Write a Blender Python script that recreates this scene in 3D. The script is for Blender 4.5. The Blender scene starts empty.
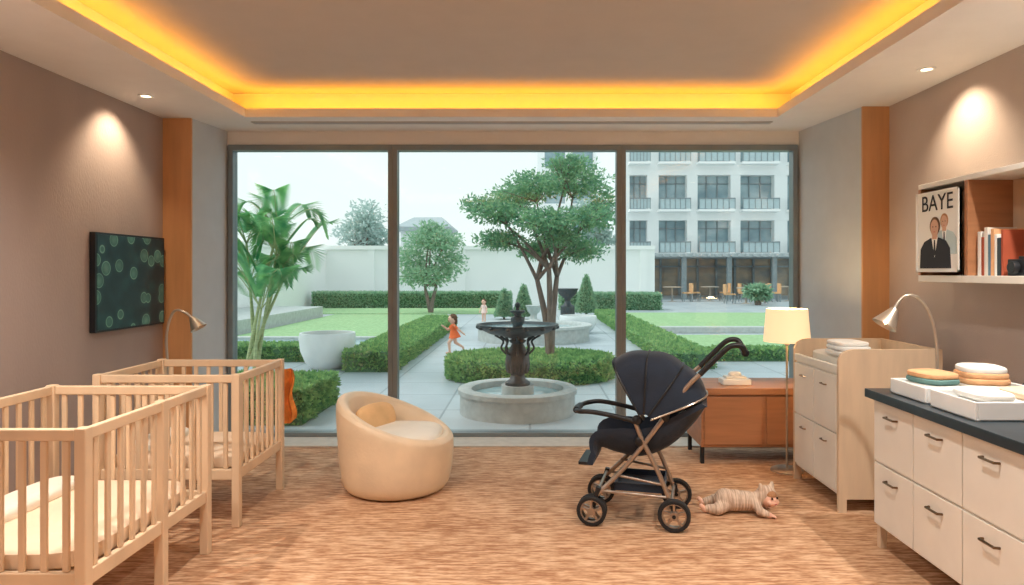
import bpy, bmesh, math, random
from mathutils import Matrix, Vector, Euler
random.seed(7)
PI=math.pi
sc=bpy.context.scene
sc.view_settings.view_transform='Standard'
sc.view_settings.look='None'
sc.view_settings.exposure=0.0

# ------------------------------------------------------------ materials
def lin(c):
    return tuple(((x/255.)/12.92 if x/255.<=0.04045 else ((x/255.+0.055)/1.055)**2.4) for x in c)
def mat(name,c,rough=0.6,metal=0.0,var=0.12,scale=6.0,stretch=(1,1,1),bump=0.0,bscale=None,emit=0.0,ecol=None,detail=4.0,sheen=0.0,coat=0.0,transl=0.0):
    m=bpy.data.materials.new(name); m.use_nodes=True
    nt=m.node_tree; N=nt.nodes; L=nt.links
    b=N['Principled BSDF']
    col=lin(c)
    tc=N.new('ShaderNodeTexCoord'); mp=N.new('ShaderNodeMapping'); nz=N.new('ShaderNodeTexNoise')
    mp.inputs['Scale'].default_value=stretch
    nz.inputs['Scale'].default_value=scale; nz.inputs['Detail'].default_value=detail
    L.new(tc.outputs['Object'],mp.inputs['Vector']); L.new(mp.outputs['Vector'],nz.inputs['Vector'])
    cr=N.new('ShaderNodeValToRGB')
    cr.color_ramp.elements[0].position=0.3; cr.color_ramp.elements[1].position=0.7
    cr.color_ramp.elements[0].color=tuple(max(0,x*(1-var)) for x in col)+(1,)
    cr.color_ramp.elements[1].color=tuple(min(1,x*(1+var)) for x in col)+(1,)
    L.new(nz.outputs['Fac'],cr.inputs['Fac']); L.new(cr.outputs['Color'],b.inputs['Base Color'])
    b.inputs['Roughness'].default_value=rough; b.inputs['Metallic'].default_value=metal
    if coat: b.inputs['Coat Weight'].default_value=coat
    if sheen: b.inputs['Sheen Weight'].default_value=sheen
    if bump:
        bp=N.new('ShaderNodeBump'); bp.inputs['Strength'].default_value=bump; bp.inputs['Distance'].default_value=0.02
        n2=N.new('ShaderNodeTexNoise'); n2.inputs['Scale'].default_value=bscale or scale*4
        L.new(mp.outputs['Vector'],n2.inputs['Vector'])
        L.new(n2.outputs['Fac'],bp.inputs['Height']); L.new(bp.outputs['Normal'],b.inputs['Normal'])
    if emit:
        b.inputs['Emission Color'].default_value=lin(ecol or c)+(1,)
        b.inputs['Emission Strength'].default_value=emit
    if transl:
        t=N.new('ShaderNodeBsdfTranslucent'); mx=N.new('ShaderNodeMixShader'); mx.inputs['Fac'].default_value=transl
        L.new(cr.outputs['Color'],t.inputs['Color']); L.new(b.outputs[0],mx.inputs[1]); L.new(t.outputs[0],mx.inputs[2])
        L.new(mx.outputs[0],N['Material Output'].inputs['Surface'])
    return m
def two(name,c1,c2,scale,stretch,rough=0.8,p0=0.35,p1=0.65,bump=0.0,detail=3.0,transl=0.0):
    m=mat(name,c1,rough=rough,scale=scale,stretch=stretch,bump=bump,detail=detail,transl=transl)
    cr=[n for n in m.node_tree.nodes if n.type=='VALTORGB'][0]
    cr.color_ramp.elements[0].position=p0; cr.color_ramp.elements[1].position=p1
    cr.color_ramp.elements[0].color=lin(c1)+(1,); cr.color_ramp.elements[1].color=lin(c2)+(1,)
    return m

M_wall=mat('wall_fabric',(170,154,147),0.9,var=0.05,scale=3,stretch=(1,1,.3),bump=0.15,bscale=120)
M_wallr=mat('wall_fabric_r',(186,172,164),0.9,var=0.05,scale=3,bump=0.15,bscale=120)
M_reveal=mat('reveal_paint',(196,202,207),0.9,var=0.03,bump=0.05,bscale=80)
M_orange=mat('column_wood',(208,156,108),0.6,var=0.08,scale=3,stretch=(6,6,.6))
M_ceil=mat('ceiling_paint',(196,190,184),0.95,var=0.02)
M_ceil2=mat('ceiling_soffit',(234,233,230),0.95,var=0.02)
M_sill=mat('sill_stone',(200,190,178),0.6,var=0.08,scale=14)
M_frame=mat('frame_alu',(136,146,150),0.4,0.4,var=0.04)
M_wood=mat('crib_wood',(222,194,162),0.5,var=0.10,scale=5,stretch=(1,1,.35))
M_wood2=mat('desk_wood',(172,120,84),0.45,var=0.14,scale=4,stretch=(.5,4,6))
M_wood3=mat('side_panel_wood',(214,190,162),0.55,var=0.08,scale=4,stretch=(4,4,.6))
M_cream=mat('cream_lacquer',(232,229,221),0.45,var=0.03)
M_dark=mat('countertop_dark',(44,56,64),0.3,var=0.15,scale=20)
M_brass=mat('bronze_metal',(130,108,86),0.3,0.9,var=0.08)
M_lampm=mat('lamp_nickel',(196,186,172),0.35,0.8,var=0.05)
M_white=mat('white_ceramic',(240,243,243),0.5,var=0.03)
M_leather=mat('cream_tan_leather',(230,208,178),0.42,var=0.08,scale=5,bump=0.08,bscale=60)
M_leather2=mat('cream_leather',(236,228,214),0.5,var=0.06,scale=5,bump=0.08,bscale=60)
M_ocush=mat('orange_cushion',(228,188,138),0.8,var=0.1,scale=8,bump=0.1,bscale=50)
M_chair=mat('cafe_chair_fabric',(222,172,124),0.8,var=0.1,scale=8)
M_mattress=mat('peach_sheet',(234,208,180),0.85,var=0.06,scale=5,bump=0.2,bscale=14)
M_navy=mat('stroller_fabric',(24,38,56),0.85,var=0.2,scale=10,bump=0.1,bscale=90,sheen=0.15)
M_black=mat('black_plastic',(24,27,32),0.45,var=0.1)
M_rubber=mat('tyre_rubber',(28,28,30),0.8,var=0.1)
M_gold=mat('stroller_frame_metal',(170,156,144),0.3,0.8,var=0.05)
M_skin=mat('skin',(232,184,160),0.55,var=0.05,scale=12)
M_romper=two('tan_plush_suit',(186,158,138),(222,198,176),9,(14,1,1),rough=0.95,p0=.42,p1=.58,bump=.3)
M_hair=mat('brown_hair',(96,66,44),0.8,var=0.25,scale=40)
M_hairf=mat('fair_hair',(170,122,84),0.8,var=0.2,scale=60)
M_eye=mat('eye_dark',(22,18,18),0.2,var=0.0)
M_lip=mat('lip',(190,96,90),0.5,var=0.05)
M_oranged=mat('orange_dress',(240,112,60),0.85,var=0.08)
M_pinkd=mat('pale_pink_dress',(240,210,202),0.85,var=0.08)
M_teal=mat('teal_cloth',(108,148,146),0.9,var=0.15,scale=12)
M_ocl=mat('orange_cloth',(230,178,132),0.9,var=0.12,scale=12,bump=0.2,bscale=30)
M_oblk=mat('orange_plush',(232,144,66),0.95,var=0.25,scale=14,bump=0.6,bscale=50)
M_stone=mat('fountain_stone',(190,194,191),0.8,var=0.12,scale=12,bump=0.2,bscale=50)
M_iron=mat('fountain_iron',(64,74,78),0.45,0.3,var=0.25,scale=14)
M_water=mat('water',(160,190,194),0.08,var=0.1,scale=5,bump=0.15,bscale=14)
M_soil=mat('soil',(100,98,82),0.95,var=0.2)
M_bark=mat('bark',(128,114,106),0.9,var=0.25,scale=10,stretch=(3,3,.6),bump=0.5,bscale=30)
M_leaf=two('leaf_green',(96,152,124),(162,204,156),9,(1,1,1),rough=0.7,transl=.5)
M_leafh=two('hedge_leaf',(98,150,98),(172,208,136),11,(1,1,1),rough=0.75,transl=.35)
M_leafm=two('mid_leaf_hazed',(134,178,150),(180,210,174),11,(1,1,1),rough=0.8,transl=.45)  # lighter leaf variant, distance haze painted into the colour
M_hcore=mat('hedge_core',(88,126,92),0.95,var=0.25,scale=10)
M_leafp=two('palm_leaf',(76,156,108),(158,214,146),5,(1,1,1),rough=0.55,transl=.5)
M_leaff=two('far_leaf_hazed',(186,208,202),(206,222,214),5,(1,1,1),rough=0.85,transl=.45)  # palest leaves: aerial haze put into the base colour
M_palmst=mat('palm_stem',(168,180,130),0.6,var=0.2,scale=8,stretch=(1,1,6))
M_grass=two('lawn_grass',(140,176,126),(168,200,148),12,(1,1,1),rough=0.95,bump=0.3)
M_gwall=mat('garden_wall',(246,247,244),0.9,var=0.02,scale=1)
M_bwall=mat('building_render',(246,247,246),0.9,var=0.02,scale=.5)
M_bglass=two('building_glass_hazed',(126,154,164),(170,192,198),.7,(1,1,1.5),rough=0.25)  # glass tint lightened to paint in distance haze
M_bdark=mat('building_dark_hazed',(136,148,152),0.6,var=0.1)  # dark trim paled, the haze is part of its colour
M_warm=two('cafe_interior_hazed',(146,146,142),(200,176,150),.9,(1,1,2),rough=0.7)  # lightened tones carry painted haze
M_roofg=mat('canopy_grey',(176,186,188),0.7,var=0.08)
M_balg=mat('balcony_rail_glass',(184,202,206),0.25,var=0.05)
M_shade=mat('lamp_shade',(250,232,200),0.9,var=0.03,emit=.7,ecol=(255,216,164))
M_bulb=mat('downlight_lens',(255,240,215),0.5,var=0,emit=6,ecol=(255,225,180))
M_paper=mat('paper_white',(240,240,236),0.8,var=0.02)
M_ink=mat('ink_dark',(40,42,50),0.8,var=0.05)
M_suit=mat('ink_suit',(34,38,48),0.8,var=0.1)
M_skinp=mat('ink_skin',(206,164,140),0.8,var=0.05)
M_red=mat('book_red',(176,84,56),0.7,var=0.1)
M_blue=mat('book_blue',(92,132,158),0.7,var=0.1)

def carpet():
    m=bpy.data.materials.new('carpet_woven'); m.use_nodes=True
    nt=m.node_tree;N=nt.nodes;L=nt.links;b=N['Principled BSDF']
    tc=N.new('ShaderNodeTexCoord')
    def noise(sx,sy,det):
        mp=N.new('ShaderNodeMapping'); mp.inputs['Scale'].default_value=(sx,sy,1)
        n=N.new('ShaderNodeTexNoise'); n.inputs['Scale'].default_value=1.0; n.inputs['Detail'].default_value=det
        L.new(tc.outputs['Object'],mp.inputs['Vector']); L.new(mp.outputs['Vector'],n.inputs['Vector']); return n
    n1=noise(8,50,1.0); n2=noise(30,120,1.0); n3=noise(1.4,5,2.0)
    def mth(op,a,bv):
        x=N.new('ShaderNodeMath'); x.operation=op
        for i,q in enumerate((a,bv)):
            if isinstance(q,(int,float)): x.inputs[i].default_value=q
            else: L.new(q,x.inputs[i])
        return x.outputs[0]
    s=mth('ADD',mth('MULTIPLY',n1.outputs['Fac'],.55),mth('ADD',mth('MULTIPLY',n2.outputs['Fac'],.25),mth('MULTIPLY',n3.outputs['Fac'],.20)))
    cr=N.new('ShaderNodeValToRGB'); e=cr.color_ramp.elements
    e[0].position=.40; e[0].color=lin((158,110,76))+(1,); e[1].position=.60; e[1].color=lin((216,178,144))+(1,)
    x=e.new(.5); x.color=lin((192,148,112))+(1,)
    L.new(s,cr.inputs['Fac']); L.new(cr.outputs['Color'],b.inputs['Base Color']); b.inputs['Roughness'].default_value=.8
    bp=N.new('ShaderNodeBump'); bp.inputs['Strength'].default_value=.2; bp.inputs['Distance'].default_value=.01
    L.new(s,bp.inputs['Height']); L.new(bp.outputs['Normal'],b.inputs['Normal'])
    return m
M_floor=carpet()

def tiles():
    m=bpy.data.materials.new('patio_tiles'); m.use_nodes=True
    nt=m.node_tree;N=nt.nodes;L=nt.links;b=N['Principled BSDF']
    tc=N.new('ShaderNodeTexCoord'); br=N.new('ShaderNodeTexBrick')
    L.new(tc.outputs['Object'],br.inputs['Vector'])
    br.offset=0.0
    br.inputs['Scale'].default_value=1.0; br.inputs['Brick Width'].default_value=0.9; br.inputs['Row Height'].default_value=0.9
    br.inputs['Mortar Size'].default_value=0.012
    br.inputs['Color1'].default_value=lin((200,208,212))+(1,); br.inputs['Color2'].default_value=lin((184,194,200))+(1,)
    br.inputs['Mortar'].default_value=lin((150,160,166))+(1,)
    nz=N.new('ShaderNodeTexNoise'); nz.inputs['Scale'].default_value=2.5; nz.inputs['Detail'].default_value=6
    L.new(tc.outputs['Object'],nz.inputs['Vector'])
    mx=N.new('ShaderNodeMixRGB'); mx.blend_type='MULTIPLY'; mx.inputs['Fac'].default_value=0.25
    L.new(br.outputs['Color'],mx.inputs['Color1']); L.new(nz.outputs['Fac'],mx.inputs['Color2'])
    L.new(mx.outputs['Color'],b.inputs['Base Color']); b.inputs['Roughness'].default_value=0.4
    return m
M_tiles=tiles()
def glassmat():
    m=bpy.data.materials.new('window_glass'); m.use_nodes=True
    nt=m.node_tree;N=nt.nodes;L=nt.links
    N.remove(N['Principled BSDF'])
    t=N.new('ShaderNodeBsdfTransparent'); t.inputs['Color'].default_value=(.97,.99,.985,1)
    g=N.new('ShaderNodeBsdfGlossy'); g.inputs['Roughness'].default_value=0.02
    mx=N.new('ShaderNodeMixShader'); mx.inputs['Fac'].default_value=0.03
    L.new(t.outputs[0],mx.inputs[1]); L.new(g.outputs[0],mx.inputs[2]); L.new(mx.outputs[0],N['Material Output'].inputs['Surface'])
    return m
M_glass=glassmat()
def screen():
    m=bpy.data.materials.new('tv_screen'); m.use_nodes=True
    nt=m.node_tree;N=nt.nodes;L=nt.links;b=N['Principled BSDF']
    tc=N.new('ShaderNodeTexCoord'); mp=N.new('ShaderNodeMapping')
    L.new(tc.outputs['Object'],mp.inputs['Vector'])
    v=N.new('ShaderNodeTexVoronoi'); v.inputs['Scale'].default_value=7.0
    L.new(mp.outputs['Vector'],v.inputs['Vector'])
    cr=N.new('ShaderNodeValToRGB'); e=cr.color_ramp.elements
    e[0].position=0.0; e[0].color=lin((84,112,94))+(1,)
    e[1].position=0.6; e[1].color=lin((12,36,38))+(1,)
    x=e.new(0.30); x.color=lin((48,86,72))+(1,)
    x=e.new(0.335); x.color=lin((104,136,112))+(1,)
    x=e.new(0.36); x.color=lin((20,52,50))+(1,)
    L.new(v.outputs['Distance'],cr.inputs['Fac'])
    nz=N.new('ShaderNodeTexNoise'); nz.inputs['Scale'].default_value=9
    L.new(mp.outputs['Vector'],nz.inputs['Vector'])
    mx=N.new('ShaderNodeMixRGB'); mx.blend_type='MULTIPLY'; mx.inputs['Fac'].default_value=0.8
    L.new(cr.outputs['Color'],mx.inputs['Color1']); L.new(nz.outputs['Fac'],mx.inputs['Color2'])
    L.new(mx.outputs['Color'],b.inputs['Base Color']); L.new(mx.outputs['Color'],b.inputs['Emission Color'])
    b.inputs['Emission Strength'].default_value=0.7; b.inputs['Roughness'].default_value=0.35
    return m
M_screen=screen()

# ------------------------------------------------------------ builder
class B:
    def __init__(s,name): s.name=name; s.v=[]; s.f=[]; s.mi=[]; s.sm=[]; s.mats=[]; s.M=Matrix.Identity(4)
    def add(s,vs,fs,m,smooth=True):
        if m not in s.mats: s.mats.append(m)
        k=s.mats.index(m); o=len(s.v)
        M=s.M
        s.v.extend([tuple(M@Vector(p)) for p in vs])
        for f in fs: s.f.append(tuple(i+o for i in f)); s.mi.append(k); s.sm.append(smooth)
    def box(s,a,b,m):
        x0,y0,z0=a; x1,y1,z1=b
        s.add([(x0,y0,z0),(x1,y0,z0),(x1,y1,z0),(x0,y1,z0),(x0,y0,z1),(x1,y0,z1),(x1,y1,z1),(x0,y1,z1)],
          [(0,3,2,1),(4,5,6,7),(0,1,5,4),(1,2,6,5),(2,3,7,6),(3,0,4,7)],m,False)
    def prism(s,poly,z0,z1,m):
        n=len(poly)
        s.add([(x,y,z0) for x,y in poly]+[(x,y,z1) for x,y in poly],
          [tuple(range(n))[::-1],tuple(range(n,2*n))]+[(i,(i+1)%n,n+(i+1)%n,n+i) for i in range(n)],m,False)
    def beam(s,p0,p1,w,h,m):
        p0=Vector(p0);p1=Vector(p1);d=(p1-p0).normalized()
        up=Vector((0,0,1)) if abs(d.z)<0.95 else Vector((0,1,0))
        a=d.cross(up).normalized()*w/2; b=a.cross(d).normalized()*h/2
        vs=[p0-a-b,p0+a-b,p0+a+b,p0-a+b,p1-a-b,p1+a-b,p1+a+b,p1-a+b]
        s.add(vs,[(0,1,2,3),(7,6,5,4),(0,4,5,1),(1,5,6,2),(2,6,7,3),(3,7,4,0)],m,False)
    def tube(s,pts,r,m,seg=10,closed=False):
        pts=[Vector(p) for p in pts]; n=len(pts)
        if not hasattr(r,'__len__'): r=[r]*n
        T=[]
        for i in range(n):
            if closed: t=pts[(i+1)%n]-pts[i-1]
            else: t=pts[min(i+1,n-1)]-pts[max(i-1,0)]
            T.append(t.normalized())
        up=Vector((0,0,1)) if abs(T[0].z)<0.9 else Vector((1,0,0))
        a=T[0].cross(up).normalized(); vs=[]
        for i in range(n):
            a=(a-T[i]*a.dot(T[i])).normalized(); b=T[i].cross(a)
            for k in range(seg):
                t=2*PI*k/seg; vs.append(pts[i]+(a*math.cos(t)+b*math.sin(t))*r[i])
        fs=[]
        for i in range(n if closed else n-1):
            j=(i+1)%n
            for k in range(seg):
                l=(k+1)%seg; fs.append((i*seg+k,i*seg+l,j*seg+l,j*seg+k))
        if not closed:
            fs.append(tuple(range(seg))[::-1]); fs.append(tuple(range((n-1)*seg,n*seg)))
        s.add(vs,fs,m)
    def lathe(s,prof,c,m,seg=32,axis='Z',sx=1,sy=1):
        vs=[];fs=[]; n=len(prof)
        for i in range(seg):
            t=2*PI*i/seg
            for r,z in prof:
                p=(r*math.cos(t)*sx,r*math.sin(t)*sy,z)
                if axis=='Y': p=(p[0],p[2],p[1])
                if axis=='X': p=(p[2],p[0],p[1])
                vs.append((p[0]+c[0],p[1]+c[1],p[2]+c[2]))
        for i in range(seg):
            j=(i+1)%seg
            for k in range(n-1): fs.append((i*n+k,j*n+k,j*n+k+1,i*n+k+1))
        s.add(vs,fs,m)
    def ell(s,c,r,m,e=1.0,seg=20,rings=12,rot=None):
        if not hasattr(r,'__len__'): r=(r,r,r)
        def sp(x): return math.copysign(abs(x)**e,x)
        R=rot.to_matrix() if rot else Matrix.Identity(3)
        vs=[];fs=[]
        for i in range(rings+1):
            p=-PI/2+PI*i/rings
            for k in range(seg):
                t=2*PI*k/seg
                q=Vector((sp(math.cos(p))*sp(math.cos(t))*r[0],sp(math.cos(p))*sp(math.sin(t))*r[1],sp(math.sin(p))*r[2]))
                vs.append(Vector(c)+R@q)
        for i in range(rings):
            for k in range(seg):
                l=(k+1)%seg; fs.append((i*seg+k,i*seg+l,(i+1)*seg+l,(i+1)*seg+k))
        s.add(vs,fs,m)
    def cap(s,p0,p1,r0,r1,m):
        s.tube([p0,p1],[r0,r1],m,seg=14); s.ell(p0,r0,m,seg=14,rings=8); s.ell(p1,r1,m,seg=14,rings=8)
    def leaf(s,p,d,L,w,m,nrm=None):
        p=Vector(p); d=Vector(d).normalized()
        n=nrm or Vector((random.gauss(0,1),random.gauss(0,1),random.gauss(0,1)))
        a=d.cross(n)
        if a.length<1e-4: a=d.cross(Vector((1,0.3,0.2)))
        a=a.normalized()*w/2
        s.add([p,p+d*L*.45+a,p+d*L,p+d*L*.45-a],[(0,1,2,3)],m,False)
    def done(s,bevel=0,clean=True,parent=None,remesh=0,smooth=0,seg=2):
        me=bpy.data.meshes.new(s.name); me.from_pydata(s.v,[],s.f)
        for m in s.mats: me.materials.append(m)
        me.polygons.foreach_set('material_index',s.mi)
        me.polygons.foreach_set('use_smooth',s.sm)
        me.update()
        if clean:
            bm=bmesh.new(); bm.from_mesh(me)
            bmesh.ops.recalc_face_normals(bm,faces=bm.faces)
            for e in bm.edges:
                if len(e.link_faces)==2:
                    if e.calc_face_angle(0)>math.radians(38): e.smooth=False
            bm.to_mesh(me); bm.free()
        o=bpy.data.objects.new(s.name,me); bpy.context.collection.objects.link(o)
        if bevel:
            md=o.modifiers.new('bevel','BEVEL'); md.width=bevel; md.segments=seg; md.limit_method='ANGLE'; md.angle_limit=math.radians(50)
        if remesh:
            md=o.modifiers.new('remesh','REMESH'); md.mode='VOXEL'; md.voxel_size=remesh; md.use_smooth_shade=True
            md=o.modifiers.new('sm','SMOOTH'); md.factor=0.5; md.iterations=smooth or 4
        if parent: o.parent=parent
        return o
def empty(name,loc=(0,0,0)):
    o=bpy.data.objects.new(name,None); bpy.context.collection.objects.link(o); o.empty_display_size=.1
    return o
def spline(P,n=8,closed=False):
    P=[Vector(p) for p in P]; out=[]; N=len(P)
    rng=N if closed else N-1
    for i in range(rng):
        if closed: a,b,c,d=P[i-1],P[i],P[(i+1)%N],P[(i+2)%N]
        else: a,b,c,d=P[max(i-1,0)],P[i],P[i+1],P[min(i+2,N-1)]
        for k in range(n):
            t=k/n
            out.append(0.5*((2*b)+(c-a)*t+(2*a-5*b+4*c-d)*t*t+(3*b-a-3*c+d)*t**3))
    if not closed: out.append(P[-1])
    return out

# ------------------------------------------------------------ room
XL,XR=-2.96,2.69; YW=6.0; YB=-1.6; H=2.70; HU=2.93
b=B('floor'); b.box((XL-.1,YB,-.12),(XR+.1,YW,0),M_floor); b.done()
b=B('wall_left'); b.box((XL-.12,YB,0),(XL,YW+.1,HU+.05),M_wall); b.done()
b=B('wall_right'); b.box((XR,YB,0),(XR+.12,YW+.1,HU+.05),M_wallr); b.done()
b=B('wall_front'); b.box((XL-.12,YB-.12,0),(XR+.12,YB,HU+.05),M_wallr); b.done()
b=B('wall_back'); b.box((XL,YW,2.58),(XR,YW+.12,HU+.05),M_ceil2)
b.prism([(XL,5.5),(-2.73,5.5),(-2.656,YW+.12),(XL,YW+.12)],0,H,M_reveal)
b.prism([(2.49,5.11),(XR,5.11),(XR,YW+.12),(2.356,YW+.12)],0,H,M_reveal); b.done()
b=B('trim_1'); b.box((XL,5.48,0),(-2.73,5.5,H),M_orange); b.done()
b=B('trim_2'); b.box((2.49,5.09,0),(XR,5.11,H),M_orange); b.done()
b=B('trim_3'); b.box((-2.70,5.66,0),(2.38,YW-.03,.012),M_sill); b.done()
b=B('baseboard_left'); b.box((XL,YB,0),(XL+.015,5.48,.09),M_orange); b.done()
b=B('baseboard_right'); b.box((XR-.015,YB,0),(XR,5.09,.09),M_orange); b.done()
ox0,ox1,oy0,oy1=-2.28,1.98,-.7,5.44; sh=.17
b=B('ceiling')
T=2.725
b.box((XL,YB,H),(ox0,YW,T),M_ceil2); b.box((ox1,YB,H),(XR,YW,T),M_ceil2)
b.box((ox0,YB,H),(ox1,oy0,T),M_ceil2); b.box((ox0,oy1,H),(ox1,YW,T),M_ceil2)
LT=.02
b.box((ox0-LT,oy0-LT,T),(ox0,oy1+LT,T+.045),M_ceil2); b.box((ox1,oy0-LT,T),(ox1+LT,oy1+LT,T+.045),M_ceil2)
b.box((ox0,oy0-LT,T),(ox1,oy0,T+.045),M_ceil2); b.box((ox0,oy1,T),(ox1,oy1+LT,T+.045),M_ceil2)
b.box((ox0-sh-.05,oy0-sh,T),(ox0-sh,oy1+sh,HU),M_ceil2); b.box((ox1+sh,oy0-sh,T),(ox1+sh+.05,oy1+sh,HU),M_ceil2)
b.box((ox0-sh,oy0-sh-.05,T),(ox1+sh,oy0-sh,HU),M_ceil2); b.box((ox0-sh,oy1+sh,T),(ox1+sh,oy1+sh+.05,HU),M_ceil2)
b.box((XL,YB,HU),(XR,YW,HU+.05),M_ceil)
b.done()
b=B('air_vent_grille')
b.box((-2.3,5.60,H-.006),(2.0,5.68,H),M_ceil)
for k in range(3): b.box((-2.28,5.612+k*.022,H-.010),(1.98,5.618+k*.022,H-.006),M_reveal)
b.done()
for i,(a,c) in enumerate([(-2.656,-1.209),(-1.209,.803),(.803,2.356)]):
    b=B('window_%d'%(i+1)); w=.040; e=.001
    a+=e;c-=e
    for (p,q) in [((a,YW-.02,0.012),(a+w,YW+.08,2.58)),((c-w,YW-.02,.012),(c,YW+.08,2.58)),((a+w,YW-.02,.0),(c-w,YW+.08,.045)),((a+w,YW-.02,2.53),(c-w,YW+.08,2.58))]:
        b.box(p,q,M_frame)
    b.box((a+w,YW+.03,.045),(c-w,YW+.04,2.53),M_glass)
    b.done()

def area(name,loc,rot,sx,sy,power,col):
    l=bpy.data.lights.new(name,'AREA'); l.shape='RECTANGLE'; l.size=sx; l.size_y=sy; l.energy=power; l.color=col
    o=bpy.data.objects.new(name,l); o.location=loc; o.rotation_euler=rot; bpy.context.collection.objects.link(o); return o
CO=(1.0,.37,.02); zc=T+.02
LY=oy1-oy0; LX=ox1-ox0; PW=2.7
area('cove_led_strip',(ox0-.07,(oy0+oy1)/2,zc),(0,PI,0),.03,LY,PW*LY,CO)
area('cove_led_strip',(ox1+.07,(oy0+oy1)/2,zc),(0,PI,0),.03,LY,PW*LY,CO)
area('cove_led_strip',((ox0+ox1)/2,oy1+.07,zc),(PI,0,0),LX,.03,PW*LX,CO)
area('cove_led_strip',((ox0+ox1)/2,oy0-.07,zc),(PI,0,0),LX,.03,PW*LX*.4,CO)
def down(x,y,P,ang=110,blend=.7,z=H,col=(1,.93,.84),tilt=(0,0),r=.03):  # builds both the visible wall washers and the added fill lamps
    b=B('downlight_or_fill'); b.lathe([(.0,-.004),(.032,-.004)],(x,y,z),M_bulb,20); b.lathe([(.032,0),(.032,-.006),(.05,-.008),(.052,0)],(x,y,z),M_white,24)
    f=b.done()
    l=bpy.data.lights.new('downlight_or_fill_spot','SPOT'); l.energy=P; l.spot_size=math.radians(ang); l.spot_blend=blend; l.color=col; l.shadow_soft_size=r
    o=bpy.data.objects.new('downlight_or_fill_spot',l); o.location=(x,y,z-.02); o.rotation_euler=(tilt[0],tilt[1],0); bpy.context.collection.objects.link(o); o.parent=f
WC=(1,.78,.54)
down(-2.70,4.78,36,100,.8,tilt=(0,.42),col=WC); down(2.42,4.15,38,100,.8,tilt=(0,-.42),col=WC)
for y,P in ((2.7,165),(.6,95)):  # added fill lamps in the border ceiling, out of view, to brighten the room
    down(-2.5,y,P,140,1); down(2.25,y,P,140,1)
for x in (-1.2,.9):  # added soft fill lamps in the raised ceiling, out of view
    for y,P in ((2.5,195),(.2,100)): down(x,y,P,155,1,z=HU,r=.1)

# ------------------------------------------------------------ cribs
def crib(x0,x1,y0,y1,h=.87,mid=None):
    b=B('baby_crib'); p=.045
    for x in (x0,x1-p):
        for y in (y0,y1-p): b.box((x,y,0),(x+p,y+p,h+.005),M_wood)
    t=.028; zl=.27
    for y in (y0+.008,y1-p+.008):
        b.box((x0+p,y,h-.045),(x1-p,y+t,h),M_wood); b.box((x0+p,y,zl),(x1-p,y+t,zl+.06),M_wood)
        n=int((x1-x0-2*p)/.078)
        for k in range(n):
            x=x0+p+(k+.5)*(x1-x0-2*p)/n; b.box((x-.013,y+.006,zl+.06),(x+.013,y+t-.006,h-.045),M_wood)
    for x in (x0+.008,x1-p+.008):
        b.box((x,y0+p,h-.045),(x+t,y1-p,h),M_wood); b.box((x,y0+p,zl),(x+t,y1-p,zl+.06),M_wood)
        n=int((y1-y0-2*p)/.078)
        for k in range(n):
            y=y0+p+(k+.5)*(y1-y0-2*p)/n; b.box((x+.006,y-.013,zl+.06),(x+t-.006,y+.013,h-.045),M_wood)
    if mid: b.box((x1-p,mid,0),(x1,mid+p,h+.005),M_wood); b.box((x0,mid,0),(x0+p,mid+p,h+.005),M_wood)
    b.box((x0+p,y0+p,zl+.01),(x1-p,y1-p,zl+.035),M_wood)
    e=b.done(bevel=.005)
    c=B('crib_mattress'); c.ell(((x0+x1)/2,(y0+y1)/2,zl+.085),((x1-x0)/2-p,(y1-y0)/2-p,.05),M_mattress,e=.35,seg=40,rings=16)
    c.ell((x0+.2,(y0+y1)/2,zl+.15),(.10,(y1-y0)/2-.12,.035),M_leather2,e=.6,seg=28); c.done(parent=e)
crib(-2.50,-1.66,3.88,4.60)
crib(-2.50,-1.66,2.54,3.55,mid=3.08)
b=B('orange_plush_blanket')
vs=[];fs=[];nx,nz=14,18
for side in (0,1):
    for i in range(nx+1):
        for j in range(nz+1):
            u=i/nx; v=j/nz
            x=-1.72+.11*u+.012*math.sin(v*9); z=.80-.34*v-.04*math.sin(u*PI)*v
            y=4.625+.025*math.sin(u*11+v*2)+.012*side+(.03*v)
            vs.append((x,y,z))
for side in (0,1):
    o=side*(nx+1)*(nz+1)
    for i in range(nx):
        for j in range(nz):
            q=(o+i*(nz+1)+j,o+(i+1)*(nz+1)+j,o+(i+1)*(nz+1)+j+1,o+i*(nz+1)+j+1)
            fs.append(q if side else q[::-1])
b.add(vs,fs,M_oblk); b.done()

b=B('television'); b.box((XL+.005,4.56,1.05),(XL+.045,5.42,1.73),M_black); 
b.box((XL+.045,4.575,1.065),(XL+.048,5.405,1.715),M_screen); b.done(bevel=.003)

b=B('reading_lamp')
b.lathe([(0,.02),(.1,.02),(.11,.012),(.11,0),(0,0)],(-2.62,4.92,0),M_lampm,28)
b.tube(spline([(-2.62,4.92,.015),(-2.62,4.92,.7),(-2.63,4.92,1.0),(-2.58,4.92,1.17),(-2.50,4.92,1.17),(-2.44,4.92,1.12)],8),.009,M_lampm)
b.M=Matrix.Translation((-2.42,4.92,1.09))@Matrix.Rotation(math.radians(-32),4,'Y')
b.lathe([(.0,.05),(.018,.05),(.025,.035),(.06,-.045),(.057,-.045),(.02,.03),(0,.03)],(0,0,0),M_lampm,24)
b.lathe([(0,-.01),(.018,-.02),(0,-.04)],(0,0,0),M_shade,16)
b.done()

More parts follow.
